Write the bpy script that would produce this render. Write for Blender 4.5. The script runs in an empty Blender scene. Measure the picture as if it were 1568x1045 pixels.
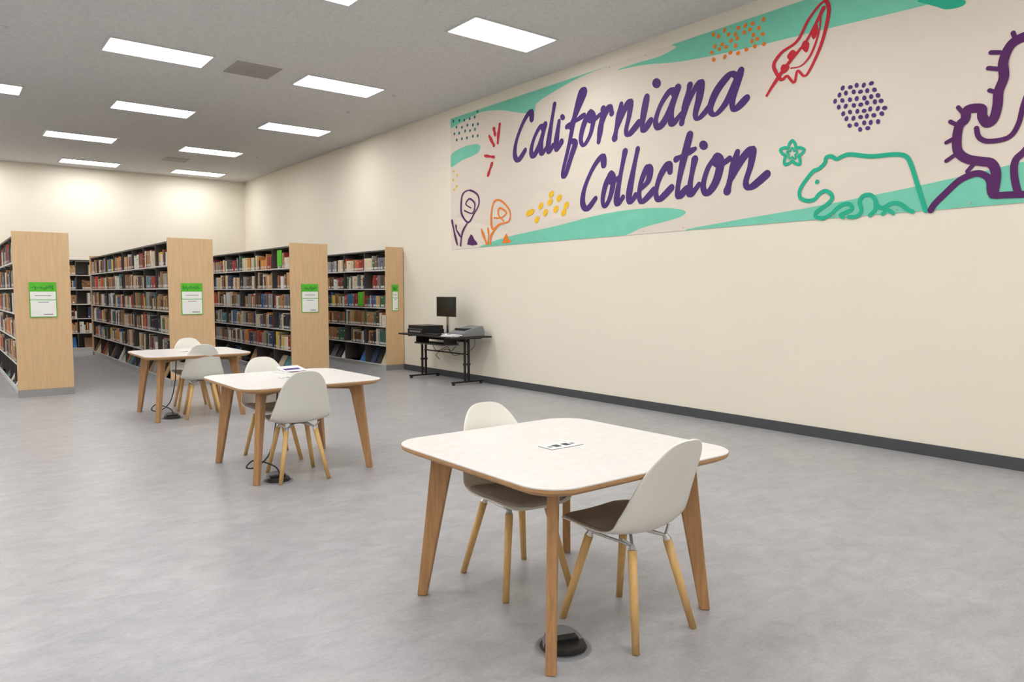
import bpy, math, random
import numpy as np
from mathutils import Vector, Matrix
from mathutils.geometry import tessellate_polygon
random.seed(7)
scene=bpy.context.scene
scene.view_settings.view_transform='Standard'
scene.view_settings.look='None'
scene.view_settings.exposure=0.0

# ---------------------------------------------------------------- materials
def lin(c):
    o=[]
    for v in c:
        v/=255.0
        o.append(v/12.92 if v<=0.04045 else ((v+0.055)/1.055)**2.4)
    return tuple(o)+(1.0,)
def mat(name,rgb,rough=0.5,metal=0.0,var=0.06,scale=8.0,bump=0.0,bscale=60.0,stretch=(1,1,1),spec=0.5,detail=4.0):
    m=bpy.data.materials.new(name); m.use_nodes=True
    nt=m.node_tree; b=nt.nodes['Principled BSDF']
    b.inputs['Roughness'].default_value=rough; b.inputs['Metallic'].default_value=metal
    b.inputs['Specular IOR Level'].default_value=spec
    c=lin(rgb)
    tc=nt.nodes.new('ShaderNodeTexCoord'); mp=nt.nodes.new('ShaderNodeMapping'); mp.inputs['Scale'].default_value=stretch
    nt.links.new(tc.outputs['Object'],mp.inputs['Vector'])
    nz=nt.nodes.new('ShaderNodeTexNoise'); nz.inputs['Scale'].default_value=scale; nz.inputs['Detail'].default_value=detail
    nt.links.new(mp.outputs['Vector'],nz.inputs['Vector'])
    cr=nt.nodes.new('ShaderNodeValToRGB')
    cr.color_ramp.elements[0].position=0.3; cr.color_ramp.elements[1].position=0.7
    cr.color_ramp.elements[0].color=tuple(max(0,v*(1-var)) for v in c[:3])+(1,)
    cr.color_ramp.elements[1].color=tuple(min(1,v*(1+var)) for v in c[:3])+(1,)
    nt.links.new(nz.outputs['Fac'],cr.inputs['Fac']); nt.links.new(cr.outputs['Color'],b.inputs['Base Color'])
    if bump>0:
        n2=nt.nodes.new('ShaderNodeTexNoise'); n2.inputs['Scale'].default_value=bscale; n2.inputs['Detail'].default_value=3
        nt.links.new(tc.outputs['Object'],n2.inputs['Vector'])
        bp=nt.nodes.new('ShaderNodeBump'); bp.inputs['Strength'].default_value=bump; bp.inputs['Distance'].default_value=0.02
        nt.links.new(n2.outputs['Fac'],bp.inputs['Height']); nt.links.new(bp.outputs['Normal'],b.inputs['Normal'])
    return m
M={}
M['wall']=mat('wall_paint',(239,232,217),0.6,var=0.01,scale=1.2,bump=0.04,bscale=120,spec=0.3)
M['ceil']=mat('ceiling_plaster',(220,219,218),0.9,var=0.07,scale=28,bump=0.7,bscale=34,spec=0.1,detail=8)
M['base']=mat('baseboard_rubber',(72,74,78),0.5,var=0.05)
M['wood']=mat('maple_laminate',(214,180,138),0.45,var=0.07,scale=5,stretch=(6,6,0.6),detail=6)
M['legwood']=mat('oak_leg',(174,131,88),0.45,var=0.20,scale=9,stretch=(8,8,0.7),detail=6)
M['edgewood']=mat('plywood_edge',(180,138,94),0.5,var=0.18,scale=14,stretch=(1,1,8),detail=5)
M['chairwood']=mat('beech_leg',(210,170,110),0.42,var=0.10,scale=8,stretch=(8,8,0.6))
M['laminate']=mat('white_laminate',(228,224,221),0.30,var=0.04,scale=22,detail=8)
M['shell']=mat('chair_shell_plastic',(230,228,220),0.38,var=0.01)
M['pad']=mat('taupe_fabric',(164,154,146),0.95,var=0.10,scale=60,spec=0.2)
M['chrome']=mat('brushed_steel',(190,190,192),0.25,metal=1.0,var=0.03)
M['steel']=mat('shelf_steel',(214,214,212),0.45,var=0.03)
M['darksteel']=mat('dark_steel',(78,74,71),0.5,var=0.05)
M['kick']=mat('kickplate_metal',(165,165,166),0.4,metal=0.6,var=0.04)
M['black']=mat('black_plastic',(26,26,28),0.4,var=0.06)
M['screen']=mat('screen_glass',(10,11,13),0.15,var=0.02)
M['grey']=mat('grey_plastic',(120,122,126),0.45,var=0.05)
M['paper']=mat('white_paper',(238,238,236),0.7,var=0.01)
M['signgreen']=mat('sign_green',(84,188,40),0.5,var=0.08,scale=30)
M['signdk']=mat('sign_green_dark',(48,140,44),0.5,var=0.05)
M['ink']=mat('sign_ink',(90,90,92),0.7,var=0.02)
M['lightframe']=mat('troffer_frame',(215,215,215),0.5,var=0.01)
M['vent']=mat('vent_metal',(172,169,166),0.6,var=0.03)
M['purple']=mat('print_purple',(74,42,116),0.7,var=0.04)
M['dpurple']=mat('print_plum',(84,22,94),0.7,var=0.04)
M['teal']=mat('print_teal',(122,208,182),0.75,var=0.03)
M['green']=mat('print_green',(32,178,144),0.75,var=0.03)
M['dteal']=mat('print_deep_teal',(22,112,116),0.75,var=0.03)
M['red']=mat('print_red',(202,36,54),0.75,var=0.03)
M['orange']=mat('print_orange',(238,130,40),0.75,var=0.03)
M['yellow']=mat('print_yellow',(248,196,34),0.75,var=0.03)
M['cream']=mat('banner_fabric',(230,219,206),0.75,var=0.012,scale=2,bump=0.0)
# soft cloth folds shared by fabric and the printed areas
for k in ('cream','teal','purple','dpurple','green','red'):
    nt=M[k].node_tree; b=nt.nodes['Principled BSDF']
    tc=nt.nodes.new('ShaderNodeTexCoord'); mp=nt.nodes.new('ShaderNodeMapping'); mp.inputs['Scale'].default_value=(1,0.5,1.3); mp.inputs['Rotation'].default_value=(0.5,0,0)
    nz=nt.nodes.new('ShaderNodeTexNoise'); nz.inputs['Scale'].default_value=1.7; nz.inputs['Detail'].default_value=1.2; nz.inputs['Distortion'].default_value=1.0
    bp=nt.nodes.new('ShaderNodeBump'); bp.inputs['Strength'].default_value=0.55; bp.inputs['Distance'].default_value=0.08
    nt.links.new(tc.outputs['Object'],mp.inputs['Vector']); nt.links.new(mp.outputs['Vector'],nz.inputs['Vector'])
    nt.links.new(nz.outputs['Fac'],bp.inputs['Height']); nt.links.new(bp.outputs['Normal'],b.inputs['Normal'])
def floor_mat():
    m=bpy.data.materials.new('linoleum_floor'); m.use_nodes=True; nt=m.node_tree; b=nt.nodes['Principled BSDF']
    b.inputs['Roughness'].default_value=0.34; b.inputs['Specular IOR Level'].default_value=0.45
    tc=nt.nodes.new('ShaderNodeTexCoord')
    def nz(scale,det,st,rot=0,dist=0.0):
        mp=nt.nodes.new('ShaderNodeMapping'); mp.inputs['Scale'].default_value=st; mp.inputs['Rotation'].default_value=(0,0,rot)
        n=nt.nodes.new('ShaderNodeTexNoise'); n.inputs['Scale'].default_value=scale; n.inputs['Detail'].default_value=det; n.inputs['Distortion'].default_value=dist
        nt.links.new(tc.outputs['Object'],mp.inputs['Vector']); nt.links.new(mp.outputs['Vector'],n.inputs['Vector']); return n
    a=nz(11,10,(0.6,1,1),0.5,0.7); c=nz(70,6,(0.6,1,1),0.5,0.3); e=nz(2.2,4,(1,1,1))
    def ramp(n,p0,p1,c0,c1):
        r=nt.nodes.new('ShaderNodeValToRGB'); r.color_ramp.elements[0].position=p0; r.color_ramp.elements[1].position=p1
        r.color_ramp.elements[0].color=lin(c0); r.color_ramp.elements[1].color=lin(c1); nt.links.new(n.outputs['Fac'],r.inputs['Fac']); return r
    r1=ramp(a,0.34,0.66,(153,153,157),(179,178,181)); r2=ramp(c,0.36,0.64,(156,156,159),(176,175,178)); 
    mx=nt.nodes.new('ShaderNodeMix'); mx.data_type='RGBA'; mx.inputs[0].default_value=0.45
    nt.links.new(r1.outputs['Color'],mx.inputs[6]); nt.links.new(r2.outputs['Color'],mx.inputs[7])
    r3=ramp(e,0.3,0.7,(240,240,241),(255,255,255))
    mu=nt.nodes.new('ShaderNodeMix'); mu.data_type='RGBA'; mu.blend_type='MULTIPLY'; mu.inputs[0].default_value=1.0
    nt.links.new(mx.outputs[2],mu.inputs[6]); nt.links.new(r3.outputs['Color'],mu.inputs[7])
    nt.links.new(mu.outputs[2],b.inputs['Base Color'])
    return m
M['floor']=floor_mat()
def book_mat():
    m=bpy.data.materials.new('book_cloth'); m.use_nodes=True; nt=m.node_tree; b=nt.nodes['Principled BSDF']; b.inputs['Roughness'].default_value=0.6
    at=nt.nodes.new('ShaderNodeAttribute'); at.attribute_name='Col'
    tc=nt.nodes.new('ShaderNodeTexCoord'); n=nt.nodes.new('ShaderNodeTexNoise'); n.inputs['Scale'].default_value=40
    nt.links.new(tc.outputs['Object'],n.inputs['Vector'])
    r=nt.nodes.new('ShaderNodeValToRGB'); r.color_ramp.elements[0].color=(0.88,0.88,0.88,1); r.color_ramp.elements[1].color=(1,1,1,1)
    nt.links.new(n.outputs['Fac'],r.inputs['Fac'])
    mu=nt.nodes.new('ShaderNodeMix'); mu.data_type='RGBA'; mu.blend_type='MULTIPLY'; mu.inputs[0].default_value=1.0
    nt.links.new(at.outputs['Color'],mu.inputs[6]); nt.links.new(r.outputs['Color'],mu.inputs[7]); nt.links.new(mu.outputs[2],b.inputs['Base Color'])
    return m
M['books']=book_mat()
LIGHT=15.8
m=bpy.data.materials.new('troffer_lens'); m.use_nodes=True; nt=m.node_tree; nt.nodes.clear()
em=nt.nodes.new('ShaderNodeEmission'); em.inputs['Strength'].default_value=LIGHT; em.inputs['Color'].default_value=(1.0,0.988,0.965,1)
o=nt.nodes.new('ShaderNodeOutputMaterial'); nt.links.new(em.outputs[0],o.inputs[0]); M['lens']=m

# ---------------------------------------------------------------- mesh helpers
class MB:
    def __init__(s): s.v=[]; s.f=[]; s.mi=[]; s.mats=[]
    def idx(s,k):
        if k not in s.mats: s.mats.append(k)
        return s.mats.index(k)
    def add(s,vs,fs,k):
        o=len(s.v); s.v+= [tuple(v) for v in vs]; i=s.idx(k)
        for f in fs: s.f.append(tuple(o+q for q in f)); s.mi.append(i)
    def box(s,x0,x1,y0,y1,z0,z1,k,T=None):
        vs=[Vector((x,y,z)) for z in (z0,z1) for y in (y0,y1) for x in (x0,x1)]
        if T: vs=[T@v for v in vs]
        s.add(vs,[(0,2,3,1),(4,5,7,6),(0,1,5,4),(2,6,7,3),(0,4,6,2),(1,3,7,5)],k)
    def loft(s,loops,k,cap=True):
        n=len(loops[0]); vs=[p for l in loops for p in l]; fs=[]
        for i in range(len(loops)-1):
            for j in range(n):
                a=i*n+j; b2=i*n+(j+1)%n; fs.append((a,b2,b2+n,a+n))
        if cap: fs.append(tuple(range(n))[::-1]); fs.append(tuple((len(loops)-1)*n+j for j in range(n)))
        s.add(vs,fs,k)
    def tube(s,p0,p1,r0,r1,k,n=14):
        p0=Vector(p0);p1=Vector(p1); d=(p1-p0).normalized(); a=d.orthogonal().normalized(); c=d.cross(a)
        L=[]
        for p,r in ((p0,r0),(p1,r1)): L.append([p+a*math.cos(t)*r+c*math.sin(t)*r for t in [2*math.pi*i/n for i in range(n)]])
        s.loft(L,k)
    def disc(s,c,r,z0,z1,k,n=32,r1=None):
        r1=r if r1 is None else r1
        L=[[Vector((c[0]+q*math.cos(2*math.pi*i/n),c[1]+q*math.sin(2*math.pi*i/n),z)) for i in range(n)] for q,z in ((r,z0),(r1,z1))]
        s.loft(L,k)
    def build(s,name,parent=None,smooth=False,bevel=0,loc=None,rot=0):
        me=bpy.data.meshes.new(name); me.from_pydata(s.v,[],s.f); me.update()
        for k in s.mats: me.materials.append(M[k])
        me.polygons.foreach_set('material_index',s.mi)
        ob=bpy.data.objects.new(name,me); bpy.context.collection.objects.link(ob)
        if smooth:
            for p in me.polygons: p.use_smooth = len(p.vertices)<=4
        if bevel>0:
            md=ob.modifiers.new('bevel','BEVEL'); md.width=bevel; md.segments=2; md.limit_method='ANGLE'; md.angle_limit=0.7
        if parent: ob.parent=parent
        if loc: ob.location=loc; ob.rotation_euler=(0,0,rot)
        return ob
def empty(name,loc=(0,0,0),rot=0):
    e=bpy.data.objects.new(name,None); e.empty_display_size=0.2; bpy.context.collection.objects.link(e); e.location=loc; e.rotation_euler=(0,0,rot); return e
def instance(src,name,loc,rot):
    e=empty(name,loc,rot)
    for c in src.children:
        o=bpy.data.objects.new(c.name.split('.')[0],c.data); bpy.context.collection.objects.link(o); o.parent=e
        for md in c.modifiers:
            n=o.modifiers.new(md.name,md.type)
            for p in md.bl_rna.properties:
                if not p.is_readonly and p.identifier not in('name',):
                    try: setattr(n,p.identifier,getattr(md,p.identifier))
                    except Exception: pass
    return e

# ---------------------------------------------------------------- room
XW,YB,ZC=6.861,20.774,4.486; XL,YF=-7.0,-4.5
def room(name,a,k):
    m=MB(); m.box(*a,k); return m.build(name)
room('floor',(XL-.2,XW+.2,YF-.2,YB+.2,-.1,0),'floor')
room('ceiling',(XL-.2,XW+.2,YF-.2,YB+.2,ZC,ZC+.1),'ceil')
room('wall_right',(XW,XW+.2,YF-.2,YB+.2,0,ZC),'wall')
room('wall_back',(XL,XW,YB,YB+.2,0,ZC),'wall')
room('wall_left',(XL-.2,XL,YF-.2,YB+.2,0,ZC),'wall')
room('wall_front',(XL,XW,YF-.2,YF,0,ZC),'wall')
for nm,a in {'baseboard_right':(XW-.012,XW,YF,YB,0,.105),'baseboard_back':(XL,XW-.012,YB-.012,YB,0,.105),'baseboard_left':(XL,XL+.012,YF,YB-.012,0,.105),'baseboard_front':(XL+.012,XW-.012,YF,YF+.012,0,.105)}.items():
    m=MB(); m.box(*a,'base'); m.build(nm,bevel=0.004)

# ---------------------------------------------------------------- ceiling troffers
def troffer():
    e=empty('recessed_ceiling_light',(0,0,0))
    m=MB(); w,l=1.177,.566
    m.box(0,w,0,l,-.006,-.001,'lens'); m.build('lens',e)
    m=MB(); t=.025
    m.box(-t,w+t,-t,0,-.016,0,'lightframe'); m.box(-t,w+t,l,l+t,-.016,0,'lightframe'); m.box(-t,0,0,l,-.016,0,'lightframe'); m.box(w,w+t,0,l,-.016,0,'lightframe')
    m.build('frame',e); return e
first=None
LP=[]
for r,y in enumerate([-2.84,.36,3.56,6.76,9.97,13.15,16.38,19.55]):
    xs=[4.807,2.38,-.05,-2.48,-4.91] if r%2==1 else [4.22,1.76,-.64,-3.07,-5.5]
    for x in xs: LP.append((x,y,ZC))
for p in LP:
    if first is None: first=troffer(); first.location=p
    else: instance(first,'recessed_ceiling_light',p,0)
for (x,y,s) in [(3.24,9.95,.6),(4.2,17.9,.5)]:
    e=empty('ceiling_air_vent',(x,y,ZC)); m=MB()
    m.box(0,s,0,.03,-.012,0,'vent');m.box(0,s,s-.03,s,-.012,0,'vent');m.box(0,.03,.03,s-.03,-.012,0,'vent');m.box(s-.03,s,.03,s-.03,-.012,0,'vent')
    n=14
    for i in range(n):
        yy=.03+(s-.06)*(i+.5)/n; m.box(.03,s-.03,yy-.015,yy+.013,-.010,-.003,'vent')
    m.build('grille',e)
for (x,y) in [(.75,10.35),(5.69,10.2),(5.8,16.7),(5.6,11.6)]:
    m=MB(); m.disc((x,y),.035,ZC-.008,ZC,'lightframe'); m.disc((x,y),.012,ZC-.025,ZC-.008,'lightframe',n=12); m.disc((x,y),.022,ZC-.030,ZC-.025,'lightframe',n=12); m.build('ceiling_sprinkler')

# ---------------------------------------------------------------- bookcases
PAL=[((134,96,62),8),((168,128,86),8),((92,66,50),6),((200,160,110),7),((218,202,172),9),((236,231,220),10),((44,44,47),8),((54,66,100),6),((62,104,150),4),((154,50,44),6),((70,104,78),5),((156,158,156),6),((216,142,72),6),((196,80,54),4),((110,106,112),5),((222,190,80),2),((70,136,146),2)]
PC=[lin(c)[:3] for c,_ in PAL]; PW=[w for _,w in PAL]
SHZ=[.10,.46,.81,1.16,1.51,1.86]
def bookcase(loc,w,L,rot=0,double=True,sign=None,endfar=True,greens=(),seed=1):
    rnd=random.Random(seed)
    e=empty('library_bookcase',loc,rot)
    H=2.275
    m=MB(); m.box(0,w,-.032,0,.10,H,'wood')
    if endfar: m.box(0,w,L,L+.032,.10,H,'wood')
    m.build('end_panels',e,bevel=.003)
    m=MB(); m.box(0,w,-.034,0,0,.10,'kick')
    if endfar: m.box(0,w,L,L+.034,0,.10,'kick')
    m.build('kickplates',e)
    nb=max(1,round(L/.9)); bw=L/nb
    fr=MB()
    cx=w/2 if double else w-.02
    fr.box(cx-.012,cx+.012,0,L,.1,2.19,'darksteel')
    fr.box(.02,w-.0,0,L,2.2,2.225,'darksteel')
    fr.box(.03,w-.03 if double else w,0,L,0,.1,'steel')
    for z in SHZ:
        fr.box(.008,w-.008 if double else w,0,L,z-.020,z,'steel')
    for i in range(nb+1):
        y=min(max(i*bw,.012),L-.012)
        fr.box(.03,w-.03 if double else w,y-.010,y+.010,.1,2.2,'darksteel')
    fr.build('steel_frame',e)
    V=[];F=[];C=[]
    def bx(x0,x1,y0,y1,z0,z1,c,sh=0.0):
        o=len(V)
        V.extend([(x0,y0,z0),(x1,y0,z0),(x0,y1,z0),(x1,y1,z0),(x0+sh,y0,z1),(x1+sh,y0,z1),(x0+sh,y1,z1),(x1+sh,y1,z1)])
        pg=(0.62,0.57,0.47)
        F.extend([(o,o+4,o+6,o+2),(o+1,o+3,o+7,o+5),(o,o+1,o+5,o+4),(o+2,o+6,o+7,o+3),(o+4,o+5,o+7,o+6)])
        C.extend([c,c,c,c,pg])
    sides=[0,1] if double else [0]
    dep=(w/2-.03) if double else (w-.05)
    for sd in sides:
        def X(a): return a if sd==0 else w-a
        for z in SHZ:
            for bi in range(nb):
                y0=bi*bw+.014; y1=(bi+1)*bw-.014
                if z==SHZ[0]:
                    # slanted face-out display on the lowest shelf
                    y=y0+.02
                    while y<y1-.2:
                        ww=rnd.uniform(.15,.23); hh=rnd.uniform(.22,.28)
                        if rnd.random()<.8:
                            c=rnd.choices(PC+[lin((60,120,190))[:3],lin((210,205,195))[:3],lin((90,150,150))[:3]],PW+[12,14,8])[0]
                            xa,xb=(min(X(.03),X(.045)),max(X(.03),X(.045)))
                            bx(xa,xb,y,y+ww,z+.002,z+hh,c,sh=(.12 if sd==0 else -.12))
                        y+=ww+rnd.uniform(.01,.06)
                    continue
                end=y1-(0 if rnd.random()<.55 else rnd.uniform(.05,.35))
                y=y0; run=0; col=None; rh=.24
                base=rnd.uniform(.20,.25)
                while True:
                    if run<=0:
                        run=rnd.choice([1,1,1,1,2,3,4,6]); col=rnd.choices(PC,PW)[0]; rh=min(.30,max(.17,rnd.gauss(base+.01,.028))); th0=rnd.uniform(.016,.052); d0=rnd.uniform(.14,.2)
                    th=th0*rnd.uniform(.92,1.08)
                    if y+th>end: break
                    k=rnd.uniform(.9,1.25); c=tuple(min(.85,q*k) for q in col)
                    ins=.012+max(0,(.2-d0))*rnd.uniform(.1,.4); a=X(ins); b_=X(min(ins+d0,dep))
                    bx(min(a,b_),max(a,b_),y,y+th-.0015,z+.001,z+rh,c)
                    if th>.014 and rnd.random()<.85:
                        xo=a-.001 if sd==0 else a+.001; lw=min(th-.005,.03); ym=y+th/2-lw/2; o=len(V)
                        V.extend([(xo,ym,z+.018),(xo,ym+lw,z+.018),(xo,ym+lw,z+.055),(xo,ym,z+.055)])
                        F.append((o,o+3,o+2,o+1)); C.append((.80,.80,.77))
                    if rnd.random()<.35 and th>.02:
                        xo=a-.001 if sd==0 else a+.001; o=len(V); zz=z+rh*rnd.uniform(.6,.85)
                        V.extend([(xo,y+.002,zz),(xo,y+th-.004,zz),(xo,y+th-.004,zz+.02),(xo,y+.002,zz+.02)])
                        F.append((o,o+3,o+2,o+1)); C.append(rnd.choice([(.6,.45,.15),(.7,.65,.55),(.02,.02,.02)]))
                    y+=th; run-=1
    for (gy,gz) in greens:
        bx(-.003,.009,gy,gy+.2,gz,gz+.27,lin((92,196,40))[:3])
    me=bpy.data.meshes.new('books'); me.from_pydata(V,[],F); me.update(); me.materials.append(M['books'])
    ca=me.color_attributes.new('Col','FLOAT_COLOR','CORNER')
    arr=np.ones((len(F)*4,4),dtype=np.float32); arr[:,:3]=np.repeat(np.array(C,dtype=np.float32),4,axis=0); ca.data.foreach_set('color',arr.ravel())
    ob=bpy.data.objects.new('books',me); bpy.context.collection.objects.link(ob); ob.parent=e
    if sign:
        sw=sign; cx=w/2 if double else w*.5; s=MB(); z0,z1=1.10,1.585; y=-.034
        s.box(cx-sw/2,cx+sw/2,y-.010,y,z0,z1,'signgreen')
        s.box(cx-sw/2+.010,cx+sw/2-.010,y-.012,y-.010,z0+.010,z0+.235,'paper')
        s.box(cx-sw/2+.010,cx+sw/2-.010,y-.012,y-.010,z0+.245,z0+.355,'paper')
        for i in range(12):
            xx=cx-sw/2+.02+(sw-.05)*i/12; hh=rnd.uniform(.01,.05)
            s.box(xx,xx+sw*.05,y-.0115,y-.010,z0+.375+rnd.uniform(0,.03),z0+.40+hh,'signdk')
        s.box(cx-sw*.3,cx+sw*.3,y-.013,y-.012,z0+.295,z0+.302,'ink')
        s.box(cx-sw*.2,cx+sw*.2,y-.013,y-.012,z0+.205,z0+.212,'ink')
        s.box(cx,cx+sw*.35,y-.013,y-.012,z0+.035,z0+.045,'ink')
        s.build('shelf_sign',e)
    return e
YP=12.02
bookcase((.829,YP,0),.666,7.1,sign=.32,seed=3)
bookcase((2.78,YP,0),.666,7.1,sign=.31,seed=4)
bookcase((4.687,YP,0),.670,7.1,sign=.30,seed=5,greens=[(.35,1.9)])
bookcase((6.486,YP,0),.360,7.1,double=False,sign=.13,seed=6,greens=[(.9,1.18)])
bookcase((6.1,YB-.375,0),.360,6.0,rot=math.pi/2,double=False,seed=8)

# ---------------------------------------------------------------- tables
def rrect(h,r,n=10):
    P=[]
    for cx,cy,a0 in ((h-r,h-r,0),(-h+r,h-r,90),(-h+r,-h+r,180),(h-r,-h+r,270)):
        for i in range(n+1):
            a=math.radians(a0+90*i/n); P.append((cx+r*math.cos(a),cy+r*math.sin(a)))
    out=[]
    for x,y in P:   # slightly bowed sides
        bx=1+.012*(1-(y/h)**2) ; by=1+.012*(1-(x/h)**2); out.append((x*bx,y*by))
    return out
def table():
    e=empty('study_table'); h=.575
    def loop(hh,r,z): return [Vector((x,y,z)) for x,y in rrect(hh,r)]
    m=MB(); m.loft([loop(h-.001,.15,.733),loop(h,.15,.7345),loop(h,.15,.7385),loop(h-.0015,.15,.740)],'laminate'); m.build('top_laminate',e)
    m=MB(); m.loft([loop(h-.035,.13,.700),loop(h-.004,.148,.716),loop(h,.15,.722),loop(h,.15,.733)],'edgewood'); m.build('top_plywood',e)
    m=MB()
    for sx in (-1,1):
        for sy in (-1,1):
            D=Vector((sx,sy,0)).normalized(); N=Vector((-D.y,D.x,0)); t=.021
            foot=Vector((sx*.468,sy*.468,0)); top=Vector((sx*.40,sy*.40,.70))
            def lp(c,w0,w1,z):
                c=Vector((c.x,c.y,z)); return [c-D*w0-N*t,c+D*w1-N*t,c+D*w1+N*t,c-D*w0+N*t]
            L=[lp(foot,.024,.022,0),lp(foot.lerp(top,.45),.042,.030,.31),lp(foot.lerp(top,.88),.062,.038,.62),lp(top,.085,.042,.70)]
            m.loft(L,'legwood')
    m.build('legs',e,bevel=.006)
    m=MB()
    for a in (45,-45):
        T=Matrix.Rotation(math.radians(a),4,'Z'); m.box(-.52,.52,-.018,.018,.655,.699,'legwood',T)
    m.build('underframe',e,bevel=.003)
    m=MB(); m.box(-.098,.098,-.048,.048,.740,.7415,'grey'); m.box(-.094,.094,-.044,.044,.7415,.7425,'paper')
    for x in (-.045,.012): m.box(x,x+.034,-.020,.020,.7425,.7438,'black')
    m.box(-.078,-.055,-.010,.010,.7425,.7436,'grey')
    m.box(.058,.078,-.010,.010,.7425,.7436,'grey')
    m.box(-.1,.1,-.05,.05,.62,.70,'black')
    m.build('power_module',e)
    return e
t1=table(); t1.location=(2.245,2.49,0)
TC=[(2.245,2.49),(2.30,5.90),(2.345,9.22)]
for p in TC[1:]: instance(t1,'study_table',(p[0],p[1],0),0)

# ---------------------------------------------------------------- chairs (front = +y)
def catmull(P,n=8,closed=False):
    P=[Vector(p) for p in P]; out=[]; N=len(P)
    rng=range(N if closed else N-1)
    for i in rng:
        if closed: p0,p1,p2,p3=P[i-1],P[i],P[(i+1)%N],P[(i+2)%N]
        else: p0,p1,p2,p3=P[max(i-1,0)],P[i],P[i+1],P[min(i+2,N-1)]
        for k in range(n):
            t=k/n; out.append(.5*((2*p1)+(p2-p0)*t+(2*p0-5*p1+4*p2-p3)*t*t+(3*p1-p0-3*p2+p3)*t**3))
    if not closed: out.append(P[-1])
    return out
PROF=catmull([(.235,.425),(.215,.450),(.13,.452),(.03,.442),(-.07,.440),(-.145,.458),(-.195,.515),(-.228,.60),(-.262,.70),(-.295,.79),(-.318,.862)],6)
WID=[.200,.215,.225,.232,.235,.232,.222,.203,.186,.170,.155]
CUR=[.004,.010,.018,.024,.030,.045,.058,.052,.042,.030,.018]
def samp(A,t):
    f=t*(len(A)-1); i=min(int(f),len(A)-2); return A[i]*(1-(f-i))+A[i+1]*(f-i)
def shell_pt(t,v,off=0,wn=7,ws=1.0):
    n=len(PROF)-1; f=t*n; i=min(int(f),n-1); p=PROF[i].lerp(PROF[i+1],f-i)
    a0=PROF[max(i-1,0)]; a1=PROF[min(i+1,n)]; a2=PROF[min(i+2,n)]
    tg=((a1-a0).normalized().lerp((a2-PROF[i]).normalized(),f-i)).normalized()
    nr=Vector((tg.y,-tg.x))
    if nr.x*0.6+nr.y<0: nr=-nr
    u=abs(t-.5)*2
    sh=max(0.0,(1-u**(wn if t<.5 else 4.2)))**(1/2.4)
    w=samp(WID,t)*sh*ws
    c=samp(CUR,t)*v*v*sh*sh+off
    q=p+nr*c
    return Vector((w*v,q.x,q.y))
def surf(t0,t1,nt_,nv,off,ws=1.0,vm=1.0):
    vs=[];fs=[]
    for i in range(nt_+1):
        s_=i/nt_; s_=.5-.5*math.cos(math.pi*s_); t=t0+(t1-t0)*s_
        for j in range(nv+1):
            v=-1+2*j/nv; vs.append(shell_pt(t,v*vm,off,ws=ws))
    for i in range(nt_):
        for j in range(nv):
            a=i*(nv+1)+j; fs.append((a,a+1,a+nv+2,a+nv+1))
    return vs,fs
def chair():
    e=empty('dining_chair')
    m=MB(); vs,fs=surf(.0015,.9985,48,16,0); m.add(vs,fs,'shell'); o=m.build('seat_shell',e,smooth=True)
    sd=o.modifiers.new('solid','SOLIDIFY'); sd.thickness=.010; sd.offset=0; 
    ss=o.modifiers.new('sub','SUBSURF'); ss.levels=1; ss.render_levels=1
    m=MB()
    # upholstered seat pad following the shell
    t0,t1=.04,.50; nt_,nv=20,14; vs=[];fs=[]
    for lay in (0,1):
        for i in range(nt_+1):
            s_=i/nt_; u=abs(s_-.5)*2; tt=t0+(t1-t0)*s_
            for j in range(nv+1):
                v=-1+2*j/nv
                k=(1-u**5)**(1/3)*.95 if u<1 else 0.0
                k=max(k,.35)
                rim=max(abs(v),u)**6
                vs.append(shell_pt(tt,v*k,.0065+lay*.012*(1-.75*rim),ws=1.0))
    n1=(nt_+1)*(nv+1)
    for i in range(nt_):
        for j in range(nv):
            a=i*(nv+1)+j; fs.append((a+nv+1,a+nv+2,a+1,a)); a+=n1; fs.append((a,a+1,a+nv+2,a+nv+1))
    for i in range(nt_):
        for j in (0,nv):
            a=i*(nv+1)+j; fs.append((a,a+nv+1,a+nv+1+n1,a+n1))
    for j in range(nv):
        for i in (0,nt_):
            a=i*(nv+1)+j; fs.append((a,a+1,a+1+n1,a+n1))
    m.add(vs,fs,'pad'); m.build('seat_pad',e,smooth=True)
    m=MB()
    for sx in (-1,1):
        for sy in (-1,1):
            m.tube((sx*.185,sy*.215,0),(sx*.112,sy*.125,.385),.0155,.0195,'chairwood',18)
    m.build('legs',e,smooth=True)
    m=MB()
    for sx in (-1,1):
        for sy in (-1,1):
            m.tube((sx*.112,sy*.125,.385),(sx*.106,sy*.118,.408),.0185,.010,'chrome',16)
            m.tube((sx*.107,sy*.119,.402),(sx*.02,sy*.03,.428),.0075,.0075,'chrome',10)
            m.tube((sx*.107,sy*.119,.402),(sx*.15,sy*.10 if sy<0 else sy*.13,.436),.006,.006,'chrome',10)
        m.tube((sx*.107,-.119,.402),(sx*.107,.119,.402),.0065,.0065,'chrome',10)
    m.box(-.05,.05,-.05,.05,.424,.434,'black')
    m.build('support_frame',e,smooth=False)
    return e
c=chair()
R=math.radians
CH=[(2.325,2.143,R(1)),(2.246,2.83,R(180-7)),(2.19,5.53,R(-7)),(2.27,6.29,R(180-5)),(2.40,8.92,R(-10)),(2.47,9.63,R(180-8))]
c.location=(CH[0][0],CH[0][1],0); c.rotation_euler=(0,0,CH[0][2])
for p in CH[1:]: instance(c,'dining_chair',(p[0],p[1],0),p[2])

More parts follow.
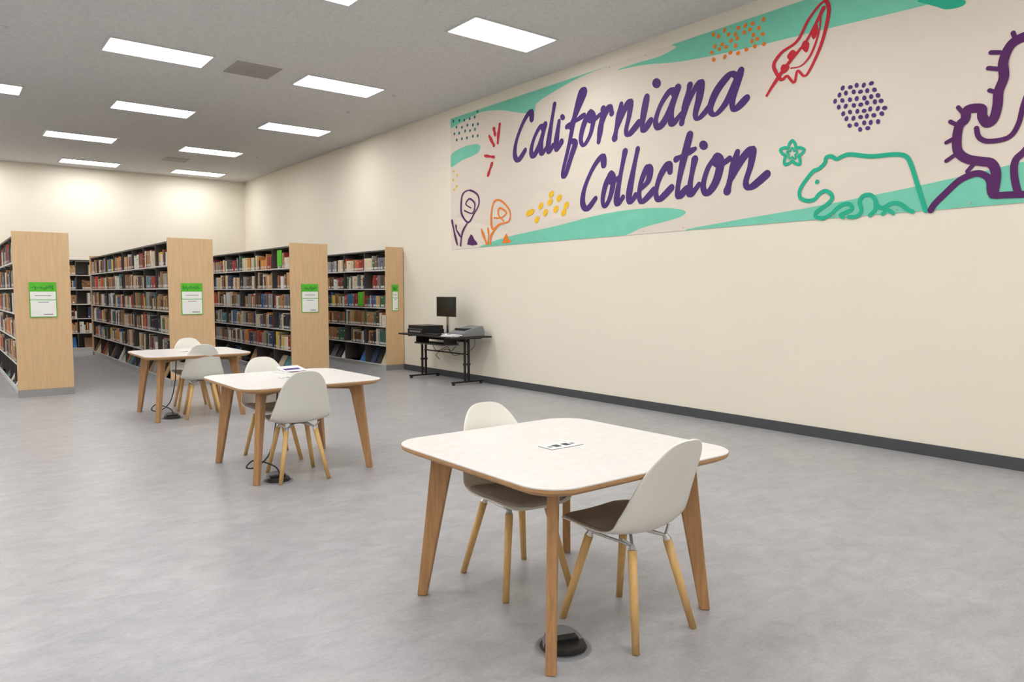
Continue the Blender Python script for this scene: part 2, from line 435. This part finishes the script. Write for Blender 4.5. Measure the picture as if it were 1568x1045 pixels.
# ---------------------------------------------------------------- floor power boxes + cables
def cable(name,pts,r,k,parent=None):
    cu=bpy.data.curves.new(name,'CURVE'); cu.dimensions='3D'; cu.bevel_depth=r; cu.bevel_resolution=3
    P=catmull(pts,8); sp=cu.splines.new('POLY'); sp.points.add(len(P)-1)
    for i,p in enumerate(P): sp.points[i].co=(p.x,p.y,p.z,1)
    cu.materials.append(M[k]); o=bpy.data.objects.new(name,cu); bpy.context.collection.objects.link(o)
    if parent: o.parent=parent
    return o
def floorbox(x,y,rot,cab):
    e=empty('floor_power_box',(x,y,0),rot)
    m=MB(); m.disc((0,0),.118,0,.006,'grey',40,.112); m.disc((0,0),.098,.006,.010,'black',40,.095); m.build('flange',e)
    m=MB(); n=24
    T=Matrix.Translation((0,-.005,.012))@Matrix.Rotation(R(30),4,'X')
    P=[Vector((.088*math.cos(math.pi*i/n),.088*math.sin(math.pi*i/n),0)) for i in range(n+1)]
    m.loft([[T@p for p in P],[T@(p+Vector((0,0,.012))) for p in P]],'grey'); 
    m.loft([[Vector((p.x,-p.y*1.0-.006,.010)) for p in P],[Vector((p.x*.97,-p.y*.97-.006,.030)) for p in P]],'black')
    m.box(-.06,.06,-.02,.02,.010,.045,'black'); m.build('hinged_lid',e,bevel=.002)
    if cab: cable('power_cable',[(0.02,0,.045),(.0,.03,.10),(-.07,.08,.14),(-.15,.10,.16),(-.17,.20,.09),(-.06,.30,.06),(.06,.34,.14),(.13,.38,.35),(.16,.40,.64)],.006,'black',e)
floorbox(1.955,2.15,R(-20),False); floorbox(2.006,5.47,0,True); floorbox(2.07,8.95,0,True)

# brochures on middle table
e=empty('brochure_stack',(2.44,6.24,.741),R(12)); m=MB()
for i in range(5): m.box(-.11+i*.004,.11-i*.002,-.14,.14-i*.003,i*.003,i*.003+.0025,'paper')
m.box(-.09,.09,-.12,-.04,.0146,.0152,'dpurple'); m.box(-.09,.03,.0,.02,.0146,.0152,'ink'); m.build('pages',e)
m=MB(); T=Matrix.Translation((.05,.02,.016))@Matrix.Rotation(R(12),4,'X'); m.box(-.12,.10,-.02,.13,0,.002,'paper',T); m.box(-.10,.06,.01,.06,.002,.0025,'purple',T); m.build('folded_flyer',e)

# ---------------------------------------------------------------- computer desk
e=empty('computer_desk',(0,0,0)); y0,y1=9.20,10.92; xa,xb=6.13,6.83
m=MB(); m.box(xa,xb,y0,y1,.735,.76,'black'); m.build('desktop',e,bevel=.004)
m=MB()
for y in (9.42,10.70):
    m.box(6.22,6.80,y-.022,y+.022,.03,.055,'black'); 
    for x in (6.25,6.77): m.disc((x,y),.025,0,.03,'black',14)
    for dx in (-.035,.035): m.box(6.50+dx-.014,6.50+dx+.014,y-.018,y+.018,.05,.735,'black')
    m.box(6.2,6.78,y-.02,y+.02,.71,.735,'black')
    m.box(6.44,6.56,y-.022,y+.022,.30,.33,'black')
m.box(6.50,6.53,9.42,10.70,.66,.70,'black'); m.box(6.50,6.53,9.42,10.70,.46,.48,'black')
m.build('leg_frame',e,bevel=.003)
m=MB(); m.box(6.20,6.48,9.62,10.5,.615,.63,'black')
for y in (9.64,10.48): m.box(6.22,6.46,y-.01,y+.01,.63,.735,'black')
for i in range(12): m.box(6.2,6.5,9.62+i*.08,9.63+i*.08,.60,.615,'grey')
m.build('keyboard_tray',e)
cable('desk_cable',[(6.7,9.5,.76),(6.75,9.6,.55),(6.6,9.9,.42),(6.65,10.2,.5),(6.62,10.5,.40),(6.75,10.6,.3)],.006,'grey',e)
cable('desk_cable',[(6.6,9.7,.72),(6.5,9.85,.5),(6.55,10.05,.55),(6.5,10.3,.48),(6.55,10.55,.62)],.005,'black',e)
e=empty('desktop_monitor',(6.50,10.0,.761)); m=MB()
m.box(-.02,.02,-.26,.26,.29,.61,'black'); m.box(-.0215,-.02,-.25,.25,.305,.60,'screen'); m.build('screen',e,bevel=.003)
m=MB(); m.box(.02,.04,-.03,.03,.02,.46,'chrome'); m.disc((.03,0),.12,0,.014,'chrome',32,.11); m.build('stand',e,bevel=.002)
e=empty('flatbed_printer',(6.44,10.54,.761)); m=MB(); m.box(-.21,.21,-.24,.24,0,.075,'black'); m.box(-.20,.20,-.23,.23,.080,.135,'black'); m.box(-.212,-.20,-.18,.18,.02,.05,'grey'); m.box(-.2,.2,-.22,.22,.074,.081,'grey'); m.build('printer_body',e,bevel=.008)
e=empty('document_scanner',(6.52,9.44,.761)); m=MB()
m.loft([[Vector(p) for p in ((-.2,-.2,0),(.2,-.2,0),(.2,.2,0),(-.2,.2,0))],[Vector(p) for p in ((-.2,-.2,.05),(.2,-.2,.07),(.2,.2,.07),(-.2,.2,.05))],[Vector(p) for p in ((-.12,-.18,.10),(.18,-.18,.16),(.18,.18,.16),(-.12,.18,.10))]],'grey')
m.box(-.14,.0,-.14,.14,.085,.125,'black'); m.box(-.21,-.19,-.16,.16,.01,.03,'paper'); m.build('scanner_body',e,bevel=.006)
e=empty('computer_keyboard',(6.24,10.0,.761)); m=MB(); m.box(-.07,.07,-.20,.20,0,.014,'black')
for r_ in range(4):
    for q in range(13): m.box(-.06+r_*.031,-.035+r_*.031,-.19+q*.029,-.167+q*.029,.014,.02,'grey' if (r_+q)%9==0 else 'black')
m.build('keys',e)
e=empty('paper_stack',(6.22,9.46,.761),R(8)); m=MB()
for i in range(6): m.box(-.075,.075,-.13+.003*i,.13+.002*i,i*.004,i*.004+.003,'paper')
m.build('sheets',e)

# ---------------------------------------------------------------- banner
# artwork is drawn flat on the banner in metres: s along the wall, z up.
BY0,BY1,BZ0,BZ1=10.38,0.62,2.162,4.325
SY,CY_,SP,CP=math.sin(.666),math.cos(.666),math.sin(.067),math.cos(.067)
def P(x,y):
    """rectify a traced artwork point (perspective tracing) to flat banner metres (Y,Z on the wall)"""
    a=(x-784)/1120.; b_=(y-521.8)/1120.; d=CP-b_*SP; dn=SP+b_*CP
    t=XW/(d*SY+a*CY_); return (t*(d*CY_-a*SY),1.45-t*dn)
def clampB(p): return (min(max(p[0],BY1),BY0),min(max(p[1],BZ0),BZ1))
ban=empty('wall_banner',(0,0,0))
m=MB(); m.box(XW-.006,XW-.001,BY1,BY0,BZ0,BZ1,'cream'); m.build('banner_fabric',ban)
LAY=[0]
def fill(mb,pts,k,closed_smooth=4,x=None):
    Q=[clampB(P(*p)) for p in pts]
    Q=catmull([Vector(q) for q in Q],closed_smooth,True)
    Q=[Vector(clampB((q.x,q.y))) for q in Q]
    tri=tessellate_polygon([[Vector((q.x,q.y,0)) for q in Q]])
    LAY[0]+=1; xx=XW-.0070-LAY[0]*.00002
    mb.add([(xx,q.x,q.y) for q in Q],[tuple(t) for t in tri],k)
def ribbon(mb,Q,w,k,taper=True,closed=False,n=7):
    Q=[Vector(q) for q in Q]; C=catmull(Q,n,closed)
    if closed: C.append(C[0].copy())
    N=len(C); vs=[];fs=[]; LAY[0]+=1; xx=XW-.0085-LAY[0]*.00002
    for i,p in enumerate(C):
        t=(C[min(i+1,N-1)]-C[max(i-1,0)])
        if closed and i in(0,N-1): t=C[1]-C[N-2]
        t=t.normalized() if t.length>1e-9 else Vector((0,1)); nr=Vector((-t.y,t.x))
        u=i/(N-1); ww=w*.5*((.84+.18*math.sin(u*9+LAY[0])) if taper else 1.0)
        # downstrokes heavier, like a brush
        if taper: ww*=.72+.42*abs(t.y)
        xi=xx-i*.000009
        a=p+nr*ww; b_=p-nr*ww; vs+=[(xi,a.x,a.y),(xi,b_.x,b_.y)]
        if i in (0,N-1) and not closed: 
            dx=xi-.00002
            ring=[(dx,p.x+ww*math.cos(q*math.pi/6),p.y+ww*math.sin(q*math.pi/6)) for q in range(12)]; mb.add(ring,[tuple(range(12))],k)
    for i in range(N-1): fs.append((2*i,2*i+1,2*i+3,2*i+2))
    mb.add(vs,fs,k)
def stroke(mb,pts,w,k,closed=False,taper=True): ribbon(mb,[clampB(P(*p)) for p in pts],w,k,taper,closed)
def dot(mb,x,y,r,k,sx=1.0,ang=0):
    c=P(x,y)
    if not(BY1+r<c[0]<BY0-r and BZ0+r<c[1]<BZ1-r): return
    LAY[0]+=1; xx=XW-.0085-LAY[0]*.00002; n=14
    ca,sa=math.cos(ang),math.sin(ang); vs=[]
    for q in range(n):
        u=r*sx*math.cos(2*math.pi*q/n); v=r*math.sin(2*math.pi*q/n); vs.append((xx,c[0]+u*ca-v*sa,c[1]+u*sa+v*ca))
    mb.add(vs,[tuple(range(n))],k)
m=MB()
fill(m,[(691,172),(760,150),(850,120),(938,91),(912,108),(880,122),(845,142),(822,158),(818,172),(795,172),(765,168),(735,172),(705,188),(688,196),(680,180)],'teal')
fill(m,[(945,107),(985,99),(1040,94),(1100,83),(1200,60),(1290,38),(1400,12),(1480,-8),(1600,-40),(1560,-120),(1300,-60),(1200,10),(1090,47),(1032,64),(1036,72),(1010,86),(975,96)],'teal')
fill(m,[(688,238),(712,224),(734,221),(732,234),(708,245),(688,256)],'teal')
fill(m,[(735,380),(775,363),(850,346),(930,326),(1000,318),(1046,321),(1042,332),(985,348),(955,362),(900,380),(800,390)],'teal')
fill(m,[(1050,354),(1120,338),(1230,319),(1330,300),(1430,279),(1568,247),(1700,210),(1720,380),(1500,400),(1200,400)],'teal')
fill(m,[(1405,1),(1425,-6),(1450,-2),(1478,0),(1474,9),(1450,14),(1435,10),(1420,6)],'green')
m.build('brush_swashes',ban)
# lettering -----------------------------------------------------
G={
'C':[[(.80,1.35),(.72,1.62),(.42,1.35),(.14,.75),(.10,.22),(.32,.0),(.62,.30)]],
'a':[[(.70,.86),(.50,1.0),(.20,.66),(.08,.22),(.24,.02),(.50,.30),(.74,.92)],[(.76,1.02),(.64,.40),(.72,.04),(1.0,.26)]],
'l':[[(.50,1.62),(.32,.9),(.22,.25),(.38,.02),(.75,.22)]],
'i':[[(.32,1.0),(.22,.35),(.34,.03),(.80,.28)]],
'f':[[(.28,.70),(.55,1.20),(.80,1.70),(.64,1.76),(.46,1.1),(.30,.1),(.12,-.78),(.26,-.88),(.46,-.30),(.60,.12),(.42,.22)],[(.10,.74),(.90,.98)]],
'o':[[(.48,1.0),(.20,.70),(.10,.22),(.30,.0),(.58,.30),(.66,.80),(.48,1.0),(.40,.85),(.62,.72),(.98,.86)]],
'r':[[(.22,1.0),(.14,.0)],[(.15,.35),(.40,.85),(.66,1.02),(.80,.80)]],
'n':[[(.22,1.0),(.10,.0)],[(.12,.25),(.36,.80),(.56,1.0),(.58,.60),(.52,.15),(.66,.02),(.98,.30)]],
'e':[[(.14,.38),(.52,.60),(.56,.92),(.38,1.0),(.14,.60),(.12,.20),(.34,.0),(.90,.30)]],
'c':[[(.68,.78),(.56,1.0),(.24,.70),(.12,.24),(.32,.0),(.85,.30)]],
't':[[(.62,1.72),(.40,.85),(.32,.22),(.46,.02),(.80,.22)],[(.02,1.10),(1.0,1.30)]],
}
def word(mb,items,zb,xh,ybase,slant,w):
    for ch,x0,x1,*o in items:
        yb=ybase(x0); sA=P(x0,yb)[0]; sB=P(x1,ybase(x1))[0]; W=sB-sA
        for st in G[ch]:
            ribbon(mb,[(sA+W*px-slant*py*xh,zb+py*xh) for px,py in st],w,'purple')
m=MB()
b1=lambda x:243-(x-803)*.231
b2=lambda x:320-(x-903)*.141
word(m,[('C',785,816),('a',811,838),('l',836,850),('i',848,862),('f',862,894),('o',886,916),('r',914,938),('n',938,978),('i',978,1000),('a',1000,1042),('n',1040,1088),('a',1082,1142)],3.40,.40,b1,.14,.093)
word(m,[('C',888,926),('o',920,944),('l',940,958),('l',958,978),('e',975,1003),('c',1000,1032),('t',1028,1056),('i',1050,1074),('o',1072,1112),('n',1108,1174)],2.555,.40,b2,.14,.093)
dot(m,1006,127,.055,'purple',1.3,.6); dot(m,862,179,.04,'purple',1.3,.6); dot(m,1078,222,.05,'purple',1.3,.6)
m.build('lettering',ban)
# illustrations -------------------------------------------------
m=MB(); rnd=random.Random(2)
for i in range(6):
    for j in range(5):
        dot(m,696+j*8+(i%2)*4+rnd.uniform(-1,1),168+i*9-j*1.6+rnd.uniform(-1,1),.024,'dteal')
for i in range(6):
    for j in range(7):
        x=1091+j*12+(i%2)*5+rnd.uniform(-3,3); y=42+i*9.5-j*3.4+rnd.uniform(-2.5,2.5)
        if rnd.random()<.85: dot(m,x,y,.021,'orange',1.2,rnd.uniform(0,2))
for i in range(-4,5):
    for j in range(-4,5):
        x=1318+i*10.8+(j%2)*5.4+rnd.uniform(-1,1); y=159+j*9.8-i*1.6+rnd.uniform(-1,1)
        if (x-1318)**2+(y-159)**2<39.5**2: dot(m,x,y,.019,'purple',1.25,rnd.uniform(0,2))
for x,y in [(845,297),(857,303),(843,309),(868,314),(829,315),(852,320),(815,324),(836,325),(823,336),(810,326),(864,325)]:
    dot(m,x,y,.042,'yellow',1.45,2.5)
for x,y in [(695,262),(701,268),(695,275),(700,285),(696,290)]: dot(m,x,y,.022,'yellow')
for a in ([(766,190),(764,205),(763,218)],[(750,208),(757,222)],[(743,238),(757,240)],[(748,268),(754,250)],[(757,197),(759,206)]): stroke(m,a,.06,'red')
# purple poppy
stroke(m,[(720,291),(732,298),(734,312),(727,326),(718,340),(708,328),(707,310),(710,296)],.04,'dpurple',True)
stroke(m,[(712,322),(724,326),(728,312),(720,304),(714,312),(722,318)],.035,'dpurple')
stroke(m,[(717,340),(709,355),(706,375)],.045,'dpurple'); stroke(m,[(701,374),(697,358),(693,338)],.05,'dpurple'); stroke(m,[(706,362),(700,352),(699,345)],.04,'dpurple')
fill(m,[(716,374),(722,358),(727,366),(732,374)],'dpurple',2)
# orange poppy
stroke(m,[(757,309),(768,307),(781,322),(780,338),(766,343),(755,350),(753,330)],.04,'orange',True)
stroke(m,[(757,333),(768,333),(776,325),(766,318),(764,328),(772,338)],.035,'orange')
stroke(m,[(763,345),(753,360),(752,373)],.045,'orange'); stroke(m,[(738,351),(742,363),(746,373)],.05,'orange'); stroke(m,[(748,349),(749,360),(748,372)],.035,'orange')
fill(m,[(770,372),(776,357),(780,366),(784,370)],'orange',2)
# feather
stroke(m,[(1262,2),(1270,12),(1266,40),(1256,74),(1240,108),(1232,116),(1222,108),(1217,126),(1206,116),(1198,122),(1190,112),(1186,98),(1198,80),(1222,62),(1240,28)],.035,'red',True)
stroke(m,[(1262,12),(1237,60),(1207,98),(1186,128),(1175,146)],.04,'red')
stroke(m,[(1258,20),(1255,48),(1243,82),(1228,100),(1212,104)],.022,'red')
fill(m,[(1243,46),(1252,36),(1253,50),(1246,60)],'red'); fill(m,[(1232,62),(1240,66),(1236,80),(1228,72)],'red'); fill(m,[(1214,76),(1221,82),(1212,92),(1206,86)],'red'); fill(m,[(1200,98),(1210,102),(1202,112),(1196,106)],'red')
# five-petal flower
star=[]
for i in range(20):
    a=math.pi*(i/10)-math.pi/2; r=15.5+4.5*math.cos(5*(a+math.pi/2)); star.append((1214+r*math.cos(a)*.95,235+r*math.sin(a)))
stroke(m,star,.032,'green',True,False); 
star=[]
for i in range(20):
    a=math.pi*(i/10)-math.pi/2; r=7+2*math.cos(5*(a+math.pi/2)); star.append((1214+r*math.cos(a)*.95,235+r*math.sin(a)))
stroke(m,star,.020,'green',True,False)
# walking bear: back, rump and hind leg, then head, fore legs and belly
stroke(m,[(1418,326),(1412,303),(1404,277),(1396,252),(1388,239),(1370,236),(1335,239),(1303,236),(1291,239),(1282,243),(1274,239),(1266,241),(1264,249),(1255,258),(1246,262),(1236,274),(1229,284),(1225,294),(1227,303),(1237,307),(1248,305),(1255,297),(1264,292),(1273,296),(1275,304),(1268,312),(1258,319),(1250,326),(1251,332),(1262,334)],.040,'green',False,False)
stroke(m,[(1262,334),(1274,327),(1283,318),(1294,312),(1303,313),(1305,320),(1296,325),(1288,329),(1292,333)],.038,'green',False,False)
stroke(m,[(1300,333),(1313,331),(1320,322),(1317,309),(1322,300),(1333,298),(1341,306),(1341,320),(1333,329)],.038,'green',False,False)
stroke(m,[(1341,312),(1352,318),(1366,311),(1380,312),(1390,320),(1398,328)],.038,'green',False,False)
stroke(m,[(1352,329),(1360,321),(1368,328)],.034,'green',False,False)
dot(m,1252,278,.022,'green')
# cactus
stroke(m,[(1426,322),(1432,312),(1448,296),(1470,276),(1492,266),(1506,267),(1516,276),(1520,297),(1545,298),(1600,296)],.055,'dpurple',False,False)
stroke(m,[(1700,20),(1640,30),(1600,45),(1560,60),(1545,74),(1537,96),(1538,118),(1530,140),(1528,162),(1522,182),(1512,188),(1505,178),(1503,166),(1482,168),(1479,182),(1470,192),(1466,212),(1468,232),(1482,243),(1505,247),(1519,250),(1526,266),(1522,297)],.075,'dpurple',False,False)
stroke(m,[(1600,100),(1580,130),(1568,160),(1560,190),(1545,210),(1515,216),(1500,210),(1496,196)],.04,'dpurple',False,False)
stroke(m,[(1640,60),(1620,160),(1575,225),(1556,245),(1554,270),(1560,297)],.055,'dpurple',False,False)
for a,b_ in (((1532,80),(1518,80)),((1556,60),(1552,50)),((1536,106),(1514,104)),((1530,142),(1516,138)),((1468,208),(1450,218)),((1480,178),(1468,164)),((1470,232),(1450,246)),((1496,246),(1482,262)),((1468,192),(1456,186))): stroke(m,[a,b_],.035,'dpurple',False,False)
m.build('illustrations',ban)
m=MB()
for i in range(17):
    y=BY0-.06-i*(BY0-BY1-.12)/16
    for z in (BZ0+.03,BZ1-.03):
        m.add([(XW-.018,y+.008*math.cos(q*math.pi/5),z+.008*math.sin(q*math.pi/5)) for q in range(10)],[tuple(range(10))],'kick')
m.build('grommets',ban)

# ---------------------------------------------------------------- camera / world
w=bpy.data.worlds.new('world'); scene.world=w; w.use_nodes=True; w.node_tree.nodes['Background'].inputs[0].default_value=(.8,.8,.8,1); w.node_tree.nodes['Background'].inputs[1].default_value=0.3
cd=bpy.data.cameras.new('camera'); cd.sensor_width=36; cd.lens=1120/1568*36; cd.clip_start=.05; cd.clip_end=100
co=bpy.data.objects.new('camera',cd); bpy.context.collection.objects.link(co); co.location=(0,0,1.45)
co.rotation_euler=(math.pi/2-.067,0,-.666); scene.camera=co
